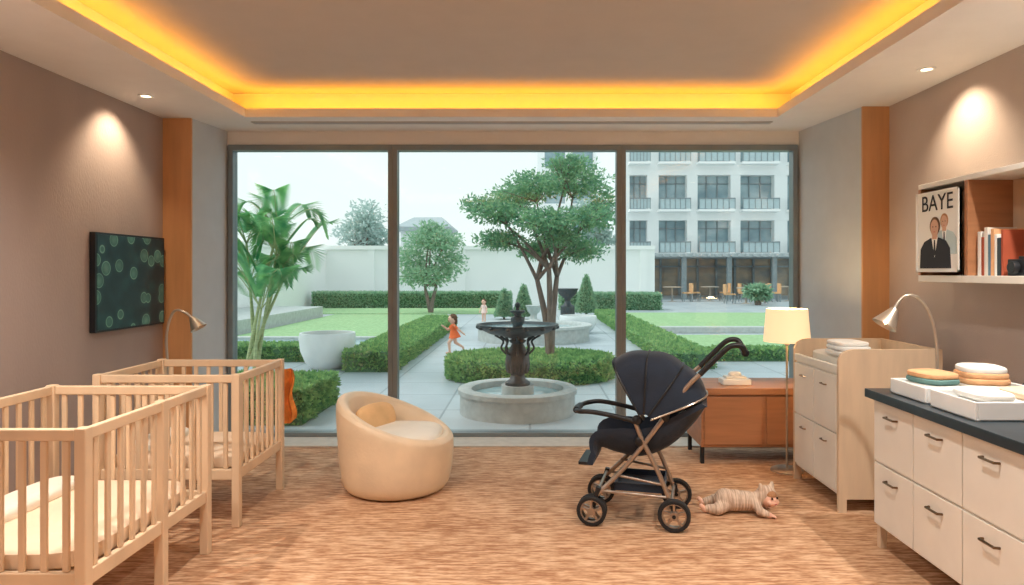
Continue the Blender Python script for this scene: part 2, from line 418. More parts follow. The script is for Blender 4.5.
# ------------------------------------------------------------ armchair
b=B('tub_armchair')
cx,cy=-.905,4.62; thb=math.radians(168)
seg=64; rows=[]
for i in range(seg):
    t=2*PI*i/seg; w=(1+math.cos(t-thb))/2; h=.365+.26*(w**1.2); r=[]
    lean=.03*w
    prof=[(.0,.0),(.30,.0),(.335,.015),(.36,.06),(.375,.14),(.383,.22),(.385,.30)]
    for rr,z in prof: r.append((rr,z))
    r.append((.383+lean*.6,.30+(h-.30)*.6)); r.append((.372+lean,h-.02)); r.append((.355+lean,h)); r.append((.325+lean*.8,h+.004)); r.append((.30+lean*.6,h-.012)); 
    r.append((.288,min(h-.03,.36+.5*(h-.365)))); r.append((.275,.345))
    rows.append((t,r))
n=len(rows[0][1]); vs=[];fs=[]
for t,r in rows:
    for rr,z in r: vs.append((cx+rr*math.cos(t),cy+rr*math.sin(t),z))
for i in range(seg):
    j=(i+1)%seg
    for k in range(n-1): fs.append((i*n+k,j*n+k,j*n+k+1,i*n+k+1))
b.add(vs,fs,M_leather)
b.ell((cx+.01,cy-.005,.345),(.296,.296,.065),M_leather2,e=.55,seg=40,rings=16)
b.ell((cx-.16,cy+.08,.455),(.05,.19,.10),M_ocush,e=.75,seg=28,rings=16,rot=Euler((0,-.35,-.5)))
o=b.done()
md=o.modifiers.new('ss','SUBSURF'); md.levels=1; md.render_levels=1

# ------------------------------------------------------------ stroller
a=math.radians(14)
F=Vector((-math.cos(a),math.sin(a),0)); S=Vector((math.sin(a),math.cos(a),0))
Ms=Matrix(((F.x,S.x,0,.625),(F.y,S.y,0,4.07),(0,0,1,0),(0,0,0,1)))
b=B('baby_stroller'); b.M=Ms
W=.20
def wheel(f,s,r,w=.016):
    b.lathe([(r*.76,-w),(r*.93,-w),(r,-w*.5),(r,w*.5),(r*.93,w),(r*.76,w),(r*.72,0),(r*.76,-w)],(f,s,r),M_rubber,28,axis='Y')
    b.lathe([(r*.78,-w*.6),(r*.78,w*.6),(r*.68,w*.6),(r*.68,-w*.6),(r*.78,-w*.6)],(f,s,r),M_gold,28,axis='Y')
    b.lathe([(0,-w),(r*.26,-w),(r*.26,w),(0,w)],(f,s,r),M_gold,16,axis='Y')
    for k in range(5):
        t=2*PI*k/5+.3; b.beam((f+math.cos(t)*r*.2,s,r+math.sin(t)*r*.2),(f+math.cos(t)*r*.72,s,r+math.sin(t)*r*.72),.014,.014,M_gold)
for s in (-W,W):
    wheel(.225,s-.022,.086,.014); wheel(.225,s+.022,.086,.014)
    b.tube([(.225,s-.035,.086),(.225,s+.035,.086)],.01,M_black)
    b.tube(spline([(.225,s,.085),(.215,s,.13),(.195,s,.185),(.185,s,.22)],5),.016,M_black)
    wheel(-.24,s,.092,.024)
    sg=1 if s>0 else -1
    b.tube([(-.24,s-.03,.092),(-.24,s+.03,.092)],.011,M_black)
    b.tube(spline([(-.24,s+sg*.0,.092),(-.235,s-sg*.03,.13),(-.225,s-sg*.03,.16)],4),.014,M_black)
    si=s-sg*.03
    b.tube(spline([(.20,s,.17),(.02,si,.36),(-.16,si,.60),(-.30,si,.80),(-.38,si,.885)],6),.0135,M_gold)
    b.tube(spline([(-.38,si,.885),(-.47,si,.98),(-.54,si,1.045),(-.60,si,1.05),(-.625,si*.9,1.01)],6),.016,M_black)
    b.tube(spline([(-.225,s-sg*.03,.14),(-.15,si,.32),(-.06,si,.50),(-.02,si,.60)],6),.0135,M_gold)
    b.tube([(.19,s,.20),(-.20,s-sg*.03,.18)],.009,M_gold)
    b.tube([(.10,si,.29),(-.18,si,.25)],.008,M_gold)
    b.ell((-.05,si-sg*.005,.49),(.034,.02,.034),M_black); b.ell((-.03,si,.61),(.030,.02,.030),M_black); b.ell((-.19,si,.64),(.026,.02,.032),M_black)
    b.tube(spline([(-.03,si,.60),(.10,si,.628),(.23,si,.645),(.31,si*.8,.638),(.34,si*.4,.632)],6),.014,M_black)
b.tube([(.34,.072,.632),(.347,0,.631),(.34,-.072,.632)],.02,M_black)
b.tube([(-.625,.155,1.01),(-.63,0,1.0),(-.625,-.155,1.01)],.021,M_black)
b.tube([(-.225,-W+.03,.15),(-.225,W-.03,.15)],.010,M_gold)
b.tube([(.19,-W,.2),(.19,W,.2)],.009,M_gold)
prof=spline([(-.39,.72,0),(-.33,.62,0),(-.20,.48,0),(-.05,.41,0),(.09,.425,0),(.18,.45,0),(.225,.425,0),(.25,.38,0),(.26,.34,0)],5)
def shell(prof,w,thick,m,wing):
    n=len(prof); L=9; vs=[];fs=[]
    for side in (0,1):
        for i in range(n):
            f,z=prof[i][0],prof[i][1]
            i0=max(i-1,0); i1=min(i+1,n-1)
            t=Vector((prof[i1][0]-prof[i0][0],prof[i1][1]-prof[i0][1])).normalized(); nr=Vector((-t.y,t.x))
            wg=wing(i/(n-1))
            for k in range(L):
                u=-1+2*k/(L-1); lift=wg*abs(u)**4 - side*thick
                vs.append((f+nr.x*lift,u*w,z+nr.y*lift))
    for i in range(n-1):
        for k in range(L-1):
            q=(i*L+k,i*L+k+1,(i+1)*L+k+1,(i+1)*L+k); fs.append(q); o=n*L; fs.append(tuple(o+x for x in q[::-1]))
    o=n*L
    for i in range(n-1):
        for k in (0,L-1): q=(i*L+k,(i+1)*L+k,o+(i+1)*L+k,o+i*L+k); fs.append(q)
    for i in (0,n-1):
        for k in range(L-1): fs.append((i*L+k,i*L+k+1,o+i*L+k+1,o+i*L+k))
    b.add(vs,fs,m)
shell(prof,.165,.035,M_navy,lambda u: .15*max(0,math.sin(PI*min(1,u*1.25))) )
b.box((.235,-.14,.325),(.315,.14,.343),M_black)
piv=Vector((-.07,0,.605)); R=.378; n1,n2=24,22; vs=[];fs=[]
A0,A1=60,97
def sp(x,e): return math.copysign(abs(x)**e,x)
for side in (0,1):
    RR=R-(.012 if side else 0); ww=.20-(.012 if side else 0)
    for i in range(n1+1):
        t=math.radians(A0+A1*i/n1); rib=1+.03*abs(math.sin(i/n1*PI*3))
        for k in range(n2+1):
            u=-PI/2+PI*k/n2
            cr_=sp(math.cos(u),.55); su=sp(math.sin(u),.6)
            vs.append((piv.x+math.cos(t)*RR*rib*(.12+.88*cr_),ww*su,piv.z+math.sin(t)*RR*rib*(.12+.88*cr_)))
o=(n1+1)*(n2+1)
for i in range(n1):
    for k in range(n2):
        q=(i*(n2+1)+k,i*(n2+1)+k+1,(i+1)*(n2+1)+k+1,(i+1)*(n2+1)+k); fs.append(q); fs.append(tuple(o+x for x in q[::-1]))
for i in (0,n1):
    for k in range(n2): q=i*(n2+1)+k; fs.append((q,q+1,o+q+1,o+q))
b.add(vs,fs,M_navy)
for i in (0,8,16,24):
    t=math.radians(A0+A1*i/n1); P=[]
    for k in range(n2+1):
        u=-PI/2+PI*k/n2; c_=(.12+.88*sp(math.cos(u),.55))*(R+.004); P.append((piv.x+math.cos(t)*c_,.205*sp(math.sin(u),.6),piv.z+math.sin(t)*c_))
    b.tube(P,.006,M_gold if i==24 else M_black,seg=6)
b.ell((-.22,0,.555),(.12,.10,.02),M_black,e=.7,rot=Euler((0,math.radians(46),0)))
b.prism([(-.18,-.15),(.10,-.15),(.10,.15),(-.18,.15)],.195,.205,M_navy)
for s in (-.15,.15): b.box((-.18,s-.004,.195),(.10,s+.004,.24),M_navy)
b.box((-.184,-.15,.195),(-.176,.15,.245),M_navy); b.box((.096,-.15,.195),(.104,.15,.235),M_navy)
b.done()

# ------------------------------------------------------------ baby on floor (hooded suit with small ears)
eb=empty('baby')
MB=Matrix.Translation((1.27,4.14,0))@Matrix.Rotation(math.radians(-8),4,'Z')@Matrix.Scale(1.06,4)
b=B('romper'); b.M=MB
b.cap((.085,0,.066),(-.05,0,.066),.053,.062,M_romper)
b.ell((-.075,0,.067),(.064,.068,.064),M_romper)
for s in (-1,1):
    b.cap((-.08,s*.035,.05),(-.125,s*.075,.038),.040,.034,M_romper)
    b.cap((-.125,s*.075,.034),(-.175,s*.06+.01,.028),.032,.024,M_romper)
    b.cap((.08,s*.035,.07),(.105,s*.082,.038),.029,.023,M_romper)
    b.cap((.105,s*.082,.034),(.135,s*.085,.025),.023,.021,M_romper)
hc=Vector((.158,-.012,.095))
fd=Vector((.50,-.84,.08)).normalized(); up=Vector((0,0,1)); rt=fd.cross(up).normalized(); up=rt.cross(fd)
b.ell(hc-fd*.012+up*.008,(.060,.058,.058),M_romper)
b.cap((.09,0,.075),hc-fd*.014,.045,.045,M_romper)
for s in (-1,1):
    b.cap(hc-fd*.006+rt*s*.034+up*.050,hc-fd*.006+rt*s*.042+up*.074,.019,.010,M_romper)
b.done(remesh=.005,smooth=3,parent=eb)
b=B('skin'); b.M=MB
b.cap((.11,0,.075),hc,.026,.03,M_skin)
b.ell(hc+fd*.012-up*.006,(.047,.045,.046),M_skin)
b.ell(hc+fd*.034-up*.020,(.030,.030,.024),M_skin)
b.ell(hc+fd*.058-up*.006,.008,M_skin)
for s in (-1,1):
    b.ell(hc+fd*.042+rt*s*.022-up*.020,.017,M_skin)
    b.cap((.130,s*.085,.024),(.158,s*.082,.016),.015,.015,M_skin)
    for k in range(4):
        q=(.168,s*.082+(k-1.5)*.0095,.014); L=(.018,.021,.020,.015)[k]
        b.cap(q,(q[0]+L*.6,q[1],.014),.0052,.005,M_skin); b.cap((q[0]+L*.6,q[1],.014),(q[0]+L,q[1],.008),.005,.0045,M_skin)
    b.cap((.150,s*.082-s*.012,.014),(.166,s*.082-s*.026,.010),.0055,.005,M_skin)
    b.cap((-.17,s*.06+.01,.027),(-.195,s*.058+.01,.022),.019,.017,M_skin)
    b.cap((-.195,s*.058+.01,.022),(-.215,s*.064+.01,.042),.017,.013,M_skin)
b.done(remesh=.003,smooth=2,parent=eb)
b=B('hair'); b.M=MB
b.ell(hc+fd*.022+up*.018,(.036,.034,.026),M_hairf); b.done(parent=eb)
b=B('face'); b.M=MB
for s in (-1,1): b.ell(hc+fd*.057+rt*s*.018+up*.005,(.006,.006,.007),M_eye)
b.ell(hc+fd*.063-up*.026,(.009,.006,.003),M_lip); b.done(parent=eb)

# ------------------------------------------------------------ children outside
def child(loc,Hh,head,dress,pose):
    e=empty('child'); M=Matrix.Translation(loc)@Matrix.Rotation(head,4,'Z')@Matrix.Scale(Hh,4)
    P=pose
    b=B('clothes'); b.M=M
    b.cap((0,0,.50),(.03,0,.69),.095,.075,dress); b.tube([(.03,0,.60),(.0,0,.50),(-.015,0,.40)],[.08,.12,.165],dress,seg=20)
    for s,k in ((-1,'aL'),(1,'aR')): b.cap((.03,s*.075,.72),Vector((.03,s*.09,.72)).lerp(Vector(P[k][0]),.6),.045,.035,dress)
    b.done(remesh=.012*Hh,parent=e)
    b=B('body'); b.M=M
    hc=Vector((.05,0,.885)); b.ell(hc,(.105,.095,.112),M_skin); b.cap((.03,0,.72),hc,.045,.045,M_skin); b.ell(hc+Vector((.10,0,-.01)),.018,M_skin)
    for s in (-1,1): b.ell(hc+Vector((0,s*.095,0)),(.02,.012,.026),M_skin)
    for s,k in ((-1,'aL'),(1,'aR')):
        el,ha=[Vector(x) for x in P[k]]
        b.cap((.03,s*.085,.72),el,.036,.029,M_skin); b.cap(el,ha,.029,.021,M_skin); d=(ha-el).normalized()
        b.ell(ha+d*.03,(.03,.02,.03),M_skin)
        for q in range(4): b.cap(ha+d*.045+Vector((0,(q-1.5)*.014,0)),ha+d*(.085)+Vector((0,(q-1.5)*.017,-.01)),.008,.007,M_skin)
        b.cap(ha+d*.02,ha+d*.05+Vector((.02,0,.03)),.009,.008,M_skin)
    for s,k in ((-1,'lL'),(1,'lR')):
        kn,an=[Vector(x) for x in P[k]]
        b.cap((0,s*.05,.48),kn,.062,.043,M_skin); b.cap(kn,an,.043,.028,M_skin)
        b.cap(an+Vector((-.01,0,-.02)),an+Vector(P.get('f'+k[1],(.09,0,-.025))),.03,.024,M_skin)
    b.done(remesh=.011*Hh,smooth=2,parent=e)
    b=B('hair'); b.M=M; b.ell(hc+Vector((-.025,0,.03)),(.105,.105,.105),M_hair); b.ell(hc+Vector((-.09,0,-.05)),(.045,.08,.09),M_hair); b.done(parent=e)
    b=B('face'); b.M=M
    for s in (-1,1): b.ell(hc+Vector((.097,s*.035,.012)),(.010,.012,.014),M_eye)
    b.ell(hc+Vector((.095,0,-.05)),(.012,.025,.008),M_lip); b.done(parent=e)
child((-1.36,12.2,0),.70,math.radians(200),M_oranged,{'aL':[(.13,-.12,.60),(.24,-.12,.68)],'aR':[(-.10,.14,.60),(-.20,.13,.52)],'lL':[(-.05,-.06,.27),(-.24,-.06,.15)],'lR':[(.15,.06,.29),(.13,.06,.055)],'fL':(-.02,0,-.08)})
child((-1.35,20.0,0),.66,math.radians(250),M_pinkd,{'aL':[(.03,-.15,.58),(.10,-.16,.48)],'aR':[(.03,.15,.58),(.10,.16,.48)],'lL':[(.02,-.06,.27),(.0,-.06,.055)],'lR':[(.04,.06,.27),(.02,.06,.055)]})

# ------------------------------------------------------------ right furniture
b=B('sideboard_desk')
x0,x1,y0,y1=1.27,2.25,5.14,5.66
b.box((x0,y0,.53),(x1,y1,.58),M_wood2); b.box((x0+.03,y0+.02,.13),(x1-.01,y1-.02,.53),M_wood2)
for k in range(2):
    xa=x0+.05+k*.47; b.box((xa,y0+.008,.15),(xa+.44,y0+.02,.515),M_wood2)
for x in (x0+.03,x1-.08):
    for y in (y0+.04,y1-.08): b.box((x,y,0),(x+.03,y+.03,.13),M_black)
b.done(bevel=.004)
b=B('tissue_box'); b.box((1.50,5.28,.58),(1.72,5.42,.625),M_white); b.box((1.53,5.30,.625),(1.69,5.40,.645),M_cream); b.ell((1.61,5.35,.655),(.05,.03,.025),M_paper,e=.8); b.done(bevel=.006)
b=B('floor_lamp'); lx,ly=1.885,4.99
b.lathe([(0,.02),(.10,.02),(.115,.012),(.115,0),(0,0)],(lx,ly,0),M_lampm,32)
b.tube([(lx,ly,.015),(lx,ly,.98)],.008,M_lampm); b.lathe([(.012,.92),(.02,.93),(.02,.97),(.0,.975)],(lx,ly,0),M_lampm,16)
b.lathe([(.165,.95),(.145,1.19),(.142,1.19),(.162,.95),(.165,.95)],(lx,ly,0),M_shade,40)
b.ell((lx,ly,1.05),.035,M_bulb)
for k in range(3):
    t=2*PI*k/3; b.tube([(lx,ly,.975),(lx+.158*math.cos(t),ly+.158*math.sin(t),.97)],.003,M_lampm,seg=6)
b.done()
l=bpy.data.lights.new('floor_lamp_glow','POINT'); l.energy=8; l.color=(1,.72,.4); l.shadow_soft_size=.06
o=bpy.data.objects.new('floor_lamp_glow',l); o.location=(lx,ly,1.15); bpy.context.collection.objects.link(o); o.parent=bpy.data.objects['floor_lamp']

b=B('changing_table'); x0,x1,y0,y1=1.87,2.50,4.12,4.83
b.box((x0+.012,y0+.02,.10),(x1,y1-.02,.84),M_cream)
def endpanel(ya,yb,m):
    pts=[(x0,0),(x0+.05,0),(x0+.05,.08),(x1-.05,.08),(x1-.05,0),(x1,0),(x1,.99)]
    for k in range(9):
        t=k/8; pts.append((x1-.06-(x1-x0-.16)*t,.99))
    pts+=[(x0+.06,.985),(x0+.02,.965),(x0,.92)]
    n=len(pts); b.add([(x,ya,z) for x,z in pts]+[(x,yb,z) for x,z in pts],[tuple(range(n)),tuple(range(n,2*n))[::-1]]+[(i,(i+1)%n,n+(i+1)%n,n+i) for i in range(n)],m,False)
endpanel(y0,y0+.025,M_wood3); endpanel(y1-.025,y1,M_wood3)
b.box((x1-.02,y0+.025,.84),(x1,y1-.025,.99),M_wood3)
b.box((x0,y0+.025,.84),(x0+.03,y1-.025,.885),M_cream)
zz=[.12,.475,.83]; yy=[y0+.03,(y0+y1)/2,y1-.03]
for i in range(2):
    for j in range(2):
        b.box((x0-.004,yy[j]+.005,zz[i]+.005),(x0+.012,yy[j+1]-.005,zz[i+1]-.005),M_cream)
        ym=(yy[j]+yy[j+1])/2; zm=(zz[i]+zz[i+1])/2+.1
        b.tube([(x0-.004,ym-.035,zm),(x0-.02,ym-.03,zm),(x0-.02,ym+.03,zm),(x0-.004,ym+.035,zm)],.005,M_brass,seg=6)
b.done(bevel=.004)
b=B('changing_pad'); b.ell((2.19,4.475,.888),(.25,.30,.045),M_cream,e=.4,seg=40,rings=14)
b.ell((2.04,4.36,.945),(.11,.15,.020),M_paper,e=.5,seg=24); b.ell((2.04,4.36,.978),(.105,.14,.018),M_white,e=.5,seg=24); b.ell((2.04,4.37,1.006),(.10,.13,.016),M_paper,e=.5,seg=24); b.done()
b=B('drawer_counter'); x0,x1,y0,y1=1.83,2.68,1.42,3.64
b.box((x0+.015,y0,.12),(x1,y1-.01,.79),M_cream)
b.box((x0-.03,y0,.79),(x1,y1+.02,.835),M_dark)
cols=[y1-.02-.37*k for k in range(7)]
for k in range(6):
    for (za,zb) in ((.13,.455),(.46,.785)):
        ya,yb=cols[k+1],cols[k]; 
        if ya<y0: continue
        b.box((x0,ya+.004,za+.003),(x0+.015,yb-.004,zb-.003),M_cream)
        ym=(ya+yb)/2; zm=zb-.07
        b.tube([(x0,ym-.05,zm),(x0-.022,ym-.045,zm),(x0-.022,ym+.045,zm),(x0,ym+.05,zm)],.006,M_brass,seg=8)
for y in (y1-.05,(y0+y1)/2,y0+.02):
    for x in (x0+.02,x1-.06): b.box((x,y,0),(x+.035,y+.035,.12),M_wood3)
b.done(bevel=.003)
def tray(x0,x1,y0,y1,z,h,name='storage_tray'):
    b=B(name); t=.012
    b.box((x0,y0,z),(x1,y1,z+.01),M_white)
    b.box((x0,y0,z),(x0+t,y1,z+h),M_white); b.box((x1-t,y0,z),(x1,y1,z+h),M_white)
    b.box((x0+t,y0,z),(x1-t,y0+t,z+h),M_white); b.box((x0+t,y1-t,z),(x1-t,y1,z+h),M_white)
    return b
b=tray(1.87,2.40,3.22,3.53,.836,.075)
for k,(m,hz) in enumerate(((M_paper,.866),(M_paper,.896),(M_teal,.926),(M_ocl,.952))): b.ell((2.0,3.38,hz),(.105-.005*k,.12-.004*k,.02),m,e=.6,seg=28,rot=Euler((0,0,.05*k)))
for k,(m,hz) in enumerate(((M_paper,.866),(M_cream,.896),(M_ocl,.926),(M_ocl,.954),(M_paper,.98))): b.ell((2.24,3.38,hz),(.12-.005*k,.12-.004*k,.022),m,e=.6,seg=28,rot=Euler((0,0,-.06*k)))
b.done(bevel=.004)
b=tray(1.86,2.34,2.84,3.16,.836,.08)
b.ell((2.10,3.0,.875),(.20,.13,.03),M_paper,e=.5,seg=32); b.ell((2.00,3.0,.922),(.09,.12,.022),M_paper,e=.6,seg=28); b.ell((2.21,3.0,.922),(.09,.12,.022),M_mattress,e=.6,seg=28)
b.done(bevel=.004)
b=B('desk_lamp')
b.lathe([(0,.022),(.036,.022),(.044,.012),(.046,0),(0,0)],(2.15,3.60,.836),M_lampm,28)
b.tube(spline([(2.15,3.60,.85),(2.155,3.60,1.02),(2.13,3.60,1.20),(2.06,3.60,1.32),(1.98,3.60,1.33),(1.925,3.60,1.26)],8),.008,M_lampm)
b.M=Matrix.Translation((1.90,3.60,1.215))@Matrix.Rotation(math.radians(34),4,'Y')
b.lathe([(.0,.06),(.02,.06),(.028,.04),(.065,-.045),(.062,-.045),(.022,.035),(0,.035)],(0,0,0),M_lampm,24)
b.lathe([(0,-.0),(.02,-.02),(0,-.04)],(0,0,0),M_bulb,16)
b.done()
b=B('glass_jar'); b.lathe([(0,0),(.03,0),(.033,.01),(.033,.06),(.024,.07),(.024,.085),(0,.085)],(2.50,3.40,.836),M_dark,24); b.done()

b=B('wall_shelf'); sx0,sx1,sy0,sy1,z0,z1=2.42,2.685,2.3,4.24,1.40,2.0; t=.03
b.box((sx0,sy0,z0),(sx1,sy1,z0+t+.01),M_cream); b.box((sx0,sy0,z1-t),(sx1,sy1,z1),M_cream)
b.box((sx0,sy1-t,z0+.04),(sx1,sy1,z1-t),M_wood2); b.box((sx0,sy0,z0+.04),(sx1,sy0+t,z1-t),M_wood2)
b.box((sx1-.012,sy0+t,z0+.04),(sx1,sy1-t,z1-t),M_wood3)
for y in (3.76,3.02): b.box((sx0,y,z0+.04),(sx1-.012,y+t,z1-t),M_wood2)
b.done(bevel=.003)
b=B('books'); y=3.74; z=z0+.0405
for w,h,m in ((.03,.24,M_paper),(.022,.21,M_red),(.03,.26,M_cream),(.02,.22,M_blue),(.028,.25,M_ocl),(.02,.22,M_paper),(.03,.2,M_dark),(.02,.24,M_red)):
    b.box((2.46,y-w,z),(2.62,y-.002,z+h),m); y-=w+.001
b.done(bevel=.002)
b=B('toy_camera'); b.box((2.45,3.36,z),(2.53,3.49,z+.085),M_black); b.lathe([(0,-.03),(.03,-.03),(.032,0),(0,0)],(2.45,3.425,z+.042),M_black,20,axis='X'); b.box((2.47,3.39,z+.085),(2.51,3.44,z+.10),M_black); b.done(bevel=.004)
b=B('keepsake_box'); b.box((2.45,3.20,z),(2.60,3.33,z+.12),M_blue); b.box((2.445,3.195,z+.12),(2.605,3.335,z+.145),M_paper); b.done(bevel=.004)
b=B('keepsake_box'); b.box((2.47,3.215,z+.146),(2.59,3.315,z+.215),M_ocl); b.box((2.465,3.21,z+.215),(2.595,3.32,z+.235),M_paper); b.done(bevel=.004)
b=B('photo_frame'); b.box((2.50,3.07,z),(2.515,3.18,z+.16),M_teal); b.box((2.495,3.085,z+.015),(2.50,3.165,z+.145),M_paper); b.box((2.515,3.12,z),(2.56,3.13,z+.08),M_black); b.done(bevel=.002)
ep=empty('framed_poster'); 
ya,yb,za,zb=3.80,4.22,1.46,1.94; px=2.412
b=B('frame'); w=.012
b.box((px-.012,ya,za),(px,yb,zb),M_paper)
for p,q in (((px-.018,ya,za),(px,ya+w,zb)),((px-.018,yb-w,za),(px,yb,zb)),((px-.018,ya,za),(px,yb,za+w)),((px-.018,ya,zb-w),(px,yb,zb))): b.box(p,q,M_paper)
b.done(parent=ep)
b=B('portrait')
def flat(pts,m,d,du=0,dv=0,s_=1):
    n=len(pts); pts=[(.5+(u-.5)*s_+du,v*s_+dv) for u,v in pts]
    b.add([(px-.012-d,yb-u*(yb-ya),za+v*(zb-za)) for u,v in pts]+[(px-.012,yb-u*(yb-ya),za+v*(zb-za)) for u,v in pts],[tuple(range(n)),tuple(range(n,2*n))[::-1]]+[(i,(i+1)%n,n+(i+1)%n,n+i) for i in range(n)],m,False)
def oval(cu,cv,ru,rv,n=24): return [(cu+ru*math.cos(2*PI*k/n),cv+rv*math.sin(2*PI*k/n)) for k in range(n)]
def man(hair,suit,o,du,dv,s_):
    A=(du,dv,s_)
    flat([(.1,.05),(.9,.05),(.88,.32),(.78,.42),(.60,.47),(.40,.47),(.22,.42),(.12,.32)],suit,o+.001,*A)
    flat([(.42,.47),(.58,.47),(.5,.2)],M_paper,o+.0015,*A)
    flat([(.485,.44),(.515,.44),(.53,.26),(.5,.22),(.47,.26)],M_ink,o+.002,*A)
    flat([(.44,.45),(.56,.45),(.56,.54),(.44,.54)],M_skinp,o+.0022,*A)
    flat(oval(.5,.63,.125,.125),hair,o+.002,*A); flat(oval(.5,.605,.105,.115),M_skinp,o+.0025,*A)
    flat(oval(.46,.62,.014,.008,10),M_ink,o+.003,*A); flat(oval(.54,.62,.014,.008,10),M_ink,o+.003,*A); flat(oval(.5,.55,.03,.007,12),M_lip,o+.003,*A)
man(M_hairf,M_balg,0,.17,.18,.70)
man(M_hair,M_suit,.0031,-.04,.0,.90)
b.done(parent=ep)
cu=bpy.data.curves.new('poster_title','FONT'); cu.body='BAYE'; cu.size=.135; cu.align_x='CENTER'; cu.extrude=.0008
cu.materials.append(M_ink)
o=bpy.data.objects.new('poster_title',cu); bpy.context.collection.objects.link(o)
o.matrix_world=Matrix(((0,0,-1,px-.014),(-1,0,0,(ya+yb)/2),(0,1,0,1.825),(0,0,0,1))); 
o.parent=ep

# ------------------------------------------------------------ exterior
b=B('patio_ground'); b.box((-60,YW+.13,-.1),(60,110,0.0),M_tiles); b.done()
def lawn(x0,y0,x1,y1): 
    b=B('lawn'); b.box((x0,y0,0.001),(x1,y1,.03),M_grass); b.done()
lawn(-6.6,14.5,-2.8,23); lawn(3.0,11.6,9.5,15.5); lawn(3.0,17,12,24); lawn(-8.8,23.5,-1,27)
b=B('reflecting_pool'); b.box((-6.8,11.8,0.001),(-2.8,12.0,.14),M_stone); b.box((-6.8,13.8,.001),(-2.8,14.0,.14),M_stone); b.box((-3.0,12.0,.001),(-2.8,13.8,.14),M_stone); b.box((-6.8,12,.001),(-6.6,13.8,.14),M_stone)
b.box((-6.6,12,.001),(-3.0,13.8,.09),M_water); b.done(bevel=.01)
def scatter_box(b,x0,x1,y0,y1,h,n,s,m):
    A=[(x1-x0)*(y1-y0),(x1-x0)*h,(y1-y0)*h,(y1-y0)*h]; tot=sum(A)
    for i in range(n):
        r=random.random()*tot
        if r<A[0]: p=(random.uniform(x0,x1),random.uniform(y0,y1),h); nn=(0,0,1)
        elif r<A[0]+A[1]: p=(random.uniform(x0,x1),y0,random.uniform(0.02,h)); nn=(0,-1,0)
        elif r<A[0]+A[1]+A[2]: p=(x0,random.uniform(y0,y1),random.uniform(.02,h)); nn=(-1,0,0)
        else: p=(x1,random.uniform(y0,y1),random.uniform(.02,h)); nn=(1,0,0)
        d=Vector(nn)+Vector((random.gauss(0,.8),random.gauss(0,.8),random.gauss(0,.8)+.3))
        p=Vector(p)-Vector(nn)*.02
        b.leaf(p,d,s*random.uniform(.7,1.3),s*.55,m)
def hedge(x0,x1,y0,y1,h,n,s,m=M_leafh):
    b=B('box_hedge'); b.box((x0+.02,y0+.02,0),(x1-.02,y1-.02,h-.01),M_hcore); scatter_box(b,x0,x1,y0,y1,h,n,s,m); b.done(clean=False)
hedge(-3.8,-2.15,6.45,7.65,.34,9000,.05)
hedge(-2.72,-1.95,9.9,18,.30,12000,.065)
hedge(-5.5,-3.0,11.0,11.6,.26,5000,.06)
hedge(2.1,2.8,10.2,22,.24,10000,.065)
hedge(3.0,8.5,11.1,11.5,.2,4000,.07)
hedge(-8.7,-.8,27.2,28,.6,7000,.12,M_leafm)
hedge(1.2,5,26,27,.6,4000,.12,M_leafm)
b=B('garden_fountain'); fx,fy=-.13,7.12
b.lathe([(.60,0),(.60,.20),(.62,.205),(.62,.25),(.60,.26),(.50,.26),(.48,.25),(.48,.05),(0,.05)],(fx,fy,0),M_stone,56)
b.lathe([(0,.19),(.485,.19)],(fx,fy,0),M_water,40)
b.lathe([(0,.28),(.17,.28),(.17,.20),(.15,.05)],(fx,fy,0),M_stone,32)
b.lathe([(.13,.28),(.13,.31),(.085,.34),(.07,.38),(.10,.44),(.125,.52),(.12,.60),(.075,.68),(.06,.71),(.085,.73),(.09,.745),(.06,.76),(.12,.78),(.30,.82),(.40,.87),(.425,.895),(.43,.915),(.41,.915),(.38,.89),(.25,.85),(.06,.84),(.05,.90),(.075,.94),(.07,.98),(.035,1.0),(.04,1.02),(.075,1.04),(.08,1.055),(.05,1.055),(.02,1.06),(.018,1.09),(.03,1.105),(.025,1.13),(.0,1.15)],(fx,fy,0),M_iron,48)
b.lathe([(0,.885),(.37,.885)],(fx,fy,0),M_water,40)
for k in range(12):
    t=2*PI*k/12; b.ell((fx+.10*math.cos(t),fy+.10*math.sin(t),.50),(.03,.03,.10),M_iron,seg=10,rings=8)
for k in range(14):
    t=2*PI*k/14; b.ell((fx+.41*math.cos(t),fy+.41*math.sin(t),.885),(.03,.03,.022),M_iron,seg=8,rings=6)
for k in range(8):
    t=2*PI*k/8; c_,s_=math.cos(t),math.sin(t)
    b.tube(spline([(fx+.09*c_,fy+.09*s_,.58),(fx+.17*c_,fy+.17*s_,.66),(fx+.15*c_,fy+.15*s_,.74),(fx+.24*c_,fy+.24*s_,.80)],5),.012,M_iron,seg=6)
b.done()
def leafblob(b,c,r,n,s,m,shell=.55):
    for i in range(n):
        d=Vector((random.gauss(0,1),random.gauss(0,1),random.gauss(0,1))).normalized()
        q=random.uniform(shell,1.0)*random.uniform(.85,1.25)
        p=Vector((c[0]+d.x*r[0]*q,c[1]+d.y*r[1]*q,c[2]+d.z*r[2]*q))
        dd=d*.6+Vector((random.gauss(0,.7),random.gauss(0,.7),random.gauss(0,.5)))
        b.leaf(p,dd,s*random.uniform(.7,1.4),s*.45,m)
b=B('round_hedge_bed'); rx,ry=1.15,.85; ox,oy=0.0,9.45
b.lathe([(rx-.03,0),(rx-.03,.24),(rx-.12,.29),(0,.30)],(ox,oy,0),M_hcore,48,sy=ry/rx)
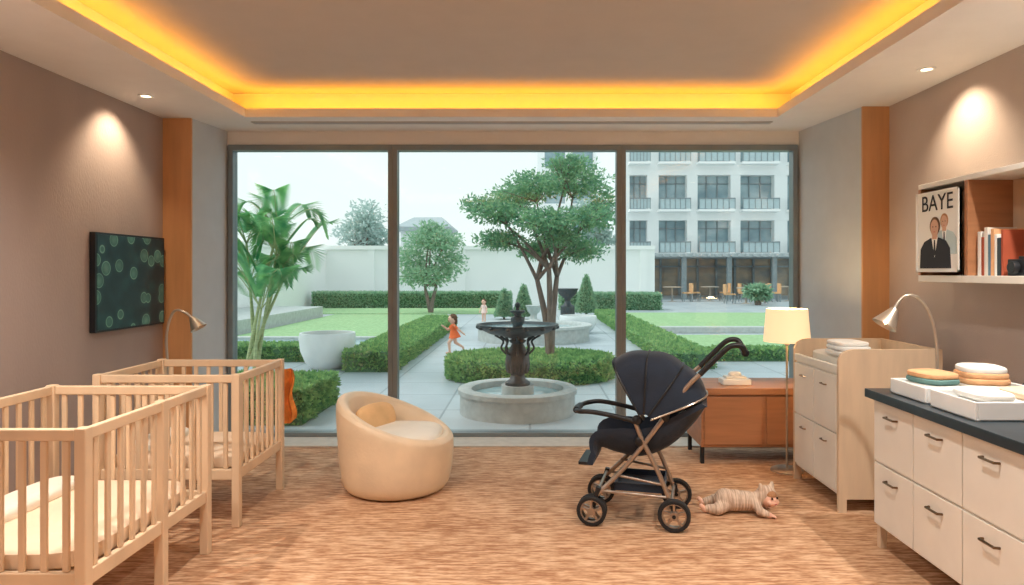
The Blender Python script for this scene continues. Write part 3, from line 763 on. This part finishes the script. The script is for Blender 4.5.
for i in range(11000):
    t=random.uniform(0,2*PI)
    if random.random()<.45: z=random.uniform(.02,.28); q=1; nn=Vector((math.cos(t),math.sin(t),.2))
    else: q=math.sqrt(random.random()); z=.29; nn=Vector((0,0,1))
    b.leaf((ox+rx*q*math.cos(t)*.99,oy+ry*q*math.sin(t)*.99,z),nn+Vector((random.gauss(0,.7),random.gauss(0,.7),random.gauss(0,.7))),.055*random.uniform(.7,1.3),.03,M_leafh)
b.done(clean=False)
def tree(name,base,blobs,n,s,m,forks,tr=.07,shell=.3):
    b=B(name); base=Vector(base)
    for i,(c,r) in enumerate(blobs):
        f=Vector(forks[i%len(forks)]); mid=f.lerp(Vector(c),.5)+Vector((random.uniform(-.08,.08),random.uniform(-.08,.08),.04))
        b.tube(spline([f,mid,Vector(c)],5),[tr*.55*(1-.8*k/10) for k in range(11)],m and M_bark,seg=7)
        for q in range(5):
            d=Vector((random.gauss(0,1)*r[0],random.gauss(0,1)*r[1],random.gauss(0,.7)*r[2]))*.55
            b.tube([mid.lerp(Vector(c),.6),Vector(c)+d],[tr*.16,tr*.05],M_bark,seg=5)
    for f in forks:
        f=Vector(f); b.tube(spline([base,base.lerp(f,.5)+Vector((random.uniform(-.05,.05),0,0)),f],5),[tr*(1.15-.55*k/10) for k in range(11)],M_bark,seg=10)
    tot=sum(r[0]*r[1] for c,r in blobs)
    for c,r in blobs: leafblob(b,c,r,int(n*r[0]*r[1]/tot),s,m,shell)
    b.done(clean=False)
# coordinates below are metres, derived from sight lines during planning
def W_(u,v,d): return ((u-530)*d/680,d,1.46-(v-272)*d/680)
bl=[]
for (u,v,rw,rh,dd) in [(500,212,32,11,9.4),(535,185,30,13,9.3),(575,182,34,15,9.7),(592,218,26,13,9.2),(545,220,34,12,9.0),(500,240,26,10,9.6),(580,250,26,11,9.6),(538,250,22,9,9.9),(515,196,28,11,10.0),(570,164,24,9,9.6),(604,200,16,14,9.9),(478,204,18,7,9.6),(560,236,26,10,9.3)]:
    s_=dd/680; bl.append((W_(u,v,dd),(rw*s_,rw*s_*1.0,rh*s_)))
tree('garden_tree',(.28,9.5,.25),bl,16000,.06,M_leaf,[(.10,9.5,1.35),(.38,9.6,1.4),(.26,9.35,1.5)],tr=.055)
b=B('palm_plant')
def frond(p,az,L,rise,droop,m=M_leafp):
    pts=[];n=20
    for i in range(n+1):
        t=i/n; r=L*(t*(.75+.25*(1-t))); z=rise*t-droop*t*t*t
        pts.append(Vector(p)+Vector((math.cos(az)*r*(1-.25*rise/L),math.sin(az)*r*(1-.25*rise/L),z)))
    b.tube(pts,[.010*(1-.8*i/n) for i in range(n+1)],M_palmst,seg=5)
    for i in range(3,n):
        T_=(pts[min(i+1,n)]-pts[i-1]).normalized(); side=T_.cross(Vector((0,0,1))).normalized(); ll=L*.32*math.sin(PI*(.12+.82*i/n))**.7
        for q in (0,.5):
            p_=pts[i].lerp(pts[min(i+1,n)],q)
            for sg in (-1,1):
                d=(side*sg*.8+T_*.75+Vector((0,0,-.15)))
                b.leaf(p_,d,ll,.036,m,nrm=Vector((0,0,1))+side*sg*.5)
pb=(-3.88,9.5)
for i in range(7):
    bx=pb[0]+random.uniform(-.12,.12); by=pb[1]+random.uniform(-.12,.12); tx=pb[0]+.12+random.uniform(-.3,.3); ty=pb[1]+random.uniform(-.25,.25); tz=.95+1.1*i/6
    b.tube(spline([(bx,by,.0),((bx+tx)/2-.02,(by+ty)/2,tz*.5),(tx,ty,tz)],6),[.028-.001*k for k in range(13)],M_palmst,seg=8)
    for k in range(5):
        frond((tx,ty,tz),2*PI*k/5+random.uniform(-.5,.5)+i,random.uniform(.85,1.2),random.uniform(.8,1.3),random.uniform(.4,.95))
b.done(clean=False)
def bowl(x,y,r,h):
    b=B('planter_bowl'); 
    b.lathe([(0,0),(r*.50,0),(r*.78,h*.18),(r*.95,h*.5),(r,h*.85),(r*.97,h),(r*.90,h),(r*.85,h*.6),(0,h*.55)],(x,y,0),M_white,40)
    b.lathe([(0,h*.85),(r*.9,h*.85)],(x,y,0),M_soil,32)
    b.done()
bowl(-3.08,10.35,.42,.54); bowl(1.15,16.3,.45,.42)
b=B('round_basin'); b.lathe([(1.2,0),(1.2,.28),(1.25,.29),(1.25,.34),(1.05,.34),(1.02,.3),(1.02,.1),(0,.1)],(.08,14.7,0),M_stone,56); b.lathe([(0,.26),(1.03,.26)],(.08,14.7,0),M_water,40)
b.lathe([(0,.2),(.2,.2),(.18,.4),(.08,.45),(.07,.55),(.13,.6),(.16,.7),(.18,.74),(0,.74)],(.08,14.7,0),M_stone,24); b.done()
b=B('garden_urn'); b.lathe([(0,0),(.2,0),(.2,.5),(.12,.55),(.07,.65),(.1,.72),(.25,.85),(.28,.95),(.31,1.0),(.25,1.0),(0,.95)],(1.05,19,0),M_iron,28); b.done()
for x,y,h in ((-.8,21,.95),(-.2,21,1.1),(1.9,23,1.4)):
    b=B('cone_topiary'); b.lathe([(0,h),(h*.05,h*.9),(h*.26,.08),(0,.05)],(x,y,.02),M_hcore,20); b.tube([(x,y,0),(x,y,.12)],.04,M_bark)
    for i in range(2200):
        t=random.uniform(0,2*PI); q=1-math.sqrt(random.random()); z=.1+q*(h-.1); r=h*.26*(1-q)+.01
        b.leaf((x+r*math.cos(t),y+r*math.sin(t),z),(math.cos(t)+random.gauss(0,.5),math.sin(t)+random.gauss(0,.5),random.gauss(.3,.5)),.09,.05,M_leafm)
    b.done(clean=False)
bl=[]
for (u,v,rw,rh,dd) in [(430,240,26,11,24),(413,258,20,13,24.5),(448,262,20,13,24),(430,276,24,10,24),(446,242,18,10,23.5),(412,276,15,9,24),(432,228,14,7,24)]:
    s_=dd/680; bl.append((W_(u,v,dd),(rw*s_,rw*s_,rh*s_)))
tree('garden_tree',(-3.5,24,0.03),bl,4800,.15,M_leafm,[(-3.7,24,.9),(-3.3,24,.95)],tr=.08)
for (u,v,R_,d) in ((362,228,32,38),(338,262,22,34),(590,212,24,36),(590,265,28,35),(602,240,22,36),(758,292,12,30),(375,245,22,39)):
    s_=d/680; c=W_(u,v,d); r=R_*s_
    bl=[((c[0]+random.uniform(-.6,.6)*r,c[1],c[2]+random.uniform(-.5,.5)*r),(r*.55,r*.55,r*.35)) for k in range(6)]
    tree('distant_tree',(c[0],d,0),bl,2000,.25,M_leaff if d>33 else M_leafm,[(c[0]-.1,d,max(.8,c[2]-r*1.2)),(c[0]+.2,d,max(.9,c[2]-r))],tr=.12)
b=B('garden_wall'); b.box((-18,30,0),(5.5,30.3,2.45),M_gwall); b.box((-18,29.9,2.45),(5.5,30.4,2.62),M_gwall)
b.box((-9.3,9,0),(-9,30,2.3),M_gwall); b.box((-9.35,9,2.3),(-8.95,30,2.42),M_gwall)
for x in range(-15,6,4): b.box((x-.15,29.93,0),(x+.15,30,2.45),M_gwall)
b.done()
b=B('pavilion_house'); b.box((-8,42,0),(-5.2,46,4.0),M_bwall); b.prism([(-8.3,41.7),(-4.9,41.7),(-4.9,46.3),(-8.3,46.3)],4.0,4.25,M_roofg)
b.add([(-8.3,41.7,4.25),(-4.9,41.7,4.25),(-4.9,46.3,4.25),(-8.3,46.3,4.25),(-7.5,44,5.0),(-5.7,44,5.0)],[(0,1,5,4),(1,2,5),(2,3,4,5),(3,0,4),(0,3,2,1)],M_roofg,False); b.done()
b=B('apartment_building'); Y=42
b.box((5.6,Y+.6,0),(30,Y+14,14.6),M_bglass)
piers=[(5.5,6.15),(7.25,7.95),(9.7,10.35),(12.4,13.0),(15.1,15.9),(17.9,18.6),(20.5,21.3),(23.2,24),(26,26.8),(29,30)]
for p0,p1 in piers: b.box((p0,Y,2.3),(p1,Y+.7,14.6),M_bwall)
for z0_,z1_ in ((2.3,2.65),(4.65,5.3),(7.45,8.2),(10.35,11.1),(13.2,14.6)): b.box((5.5,Y-.02,z0_),(30,Y+.7,z1_),M_bwall)
b.box((5.4,Y+.2,0),(5.62,Y+14.2,14.6),M_bwall); b.box((5.2,Y-.4,14.6),(30.4,Y+14.4,14.9),M_bwall)
for i in range(len(piers)-1):
    xa,xb=piers[i][1],piers[i+1][0]
    for z0_,z1_ in ((2.65,4.65),(5.3,7.45),(8.2,10.35),(11.1,13.2)):
        for k in (1,2): 
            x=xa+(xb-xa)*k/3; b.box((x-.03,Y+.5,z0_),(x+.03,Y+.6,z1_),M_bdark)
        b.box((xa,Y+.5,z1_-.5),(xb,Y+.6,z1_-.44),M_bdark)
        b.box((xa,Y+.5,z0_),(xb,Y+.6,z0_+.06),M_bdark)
        b.box((xa-.1,Y-.75,z0_-.16),(xb+.1,Y-.02,z0_-.02),M_bwall); b.box((xa-.05,Y-.70,z0_+.02),(xb+.05,Y-.68,z0_+.60),M_balg)
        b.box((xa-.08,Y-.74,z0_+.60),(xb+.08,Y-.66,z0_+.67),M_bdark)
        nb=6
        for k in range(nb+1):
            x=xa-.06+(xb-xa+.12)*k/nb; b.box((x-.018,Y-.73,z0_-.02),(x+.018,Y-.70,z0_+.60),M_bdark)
b.box((5.7,Y+.3,0),(30,Y+.62,2.3),M_warm)
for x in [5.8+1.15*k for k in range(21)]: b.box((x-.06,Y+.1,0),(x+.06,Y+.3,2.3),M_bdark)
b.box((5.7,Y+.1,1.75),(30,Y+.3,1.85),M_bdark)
b.done()
b=B('cafe_pergola')
b.box((5.6,36,2.25),(16,41.1,2.45),M_roofg)
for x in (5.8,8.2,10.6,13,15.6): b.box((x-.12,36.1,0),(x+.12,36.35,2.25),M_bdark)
for x in [5.8+.4*k for k in range(26)]: b.box((x,35.5,2.3),(x+.08,36,2.42),M_roofg)
b.done()
b=B('terrace_furniture')
for (x,y) in ((7.0,33.5),(9.0,34),(11.2,33.2),(13,34.2),(10,31.5)):
    b.lathe([(0,.74),(.45,.74),(.45,.70),(.04,.69),(.04,.05),(.25,.0)],(x,y,0),M_warm,16)
    for sgn in (-1,1):
        b.box((x+sgn*.75-.22,y-.22,.40),(x+sgn*.75+.22,y+.22,.46),M_chair); b.box((x+sgn*.97-.03,y-.22,.46),(x+sgn*.97+.03,y+.22,.9),M_chair)
        for q in (-.2,.2):
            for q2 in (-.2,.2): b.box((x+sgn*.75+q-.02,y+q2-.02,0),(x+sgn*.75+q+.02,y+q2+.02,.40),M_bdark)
b.done()
b=B('apartment_building'); Y=56
b.box((.8,Y+.4,0),(9,Y+10,17),M_bglass)
for z_ in range(0,17,3): b.box((.6,Y,z_-.2 if z_ else 0),(9.2,Y+.5,z_+1.1),M_bwall)
b.box((.6,Y,15.9),(9.2,Y+.5,17.4),M_bwall)
for x in (.6,2.9,5.2,7.5,8.9): b.box((x,Y-.1,0),(x+.6,Y+.5,17),M_bwall)
b.done()
b=B('stone_kerb'); b.box((-8.9,15.2,0),(-6.7,22,.35),M_stone); b.box((3.0,16.2,0),(14,16.5,.15),M_stone); b.done(bevel=.01)

# ------------------------------------------------------------ world, sun, camera
w=bpy.data.worlds.new('World'); sc.world=w; w.use_nodes=True
nt=w.node_tree;N=nt.nodes;L=nt.links;bg=N['Background']
tc=N.new('ShaderNodeTexCoord'); sx=N.new('ShaderNodeSeparateXYZ'); cr=N.new('ShaderNodeValToRGB')
L.new(tc.outputs['Generated'],sx.inputs[0]); L.new(sx.outputs['Z'],cr.inputs['Fac'])
e=cr.color_ramp.elements; e[0].position=0.0; e[0].color=lin((208,216,214))+(1,); e[1].position=.6; e[1].color=lin((196,212,216))+(1,)
L.new(cr.outputs['Color'],bg.inputs['Color']); bg.inputs['Strength'].default_value=1.65
l=bpy.data.lights.new('sun','SUN'); l.energy=1.7; l.angle=math.radians(35); l.color=(1,.99,.97)
o=bpy.data.objects.new('sun',l); o.rotation_euler=Euler((math.radians(4),math.radians(-38),0)); bpy.context.collection.objects.link(o)
c=bpy.data.cameras.new('camera'); c.sensor_width=36; c.lens=680*36/1024; c.shift_x=-18/1024; c.shift_y=-20.5/1024; c.clip_end=300
o=bpy.data.objects.new('camera',c); o.location=(0,0,1.46); o.rotation_euler=(PI/2,0,0); bpy.context.collection.objects.link(o)
sc.camera=o
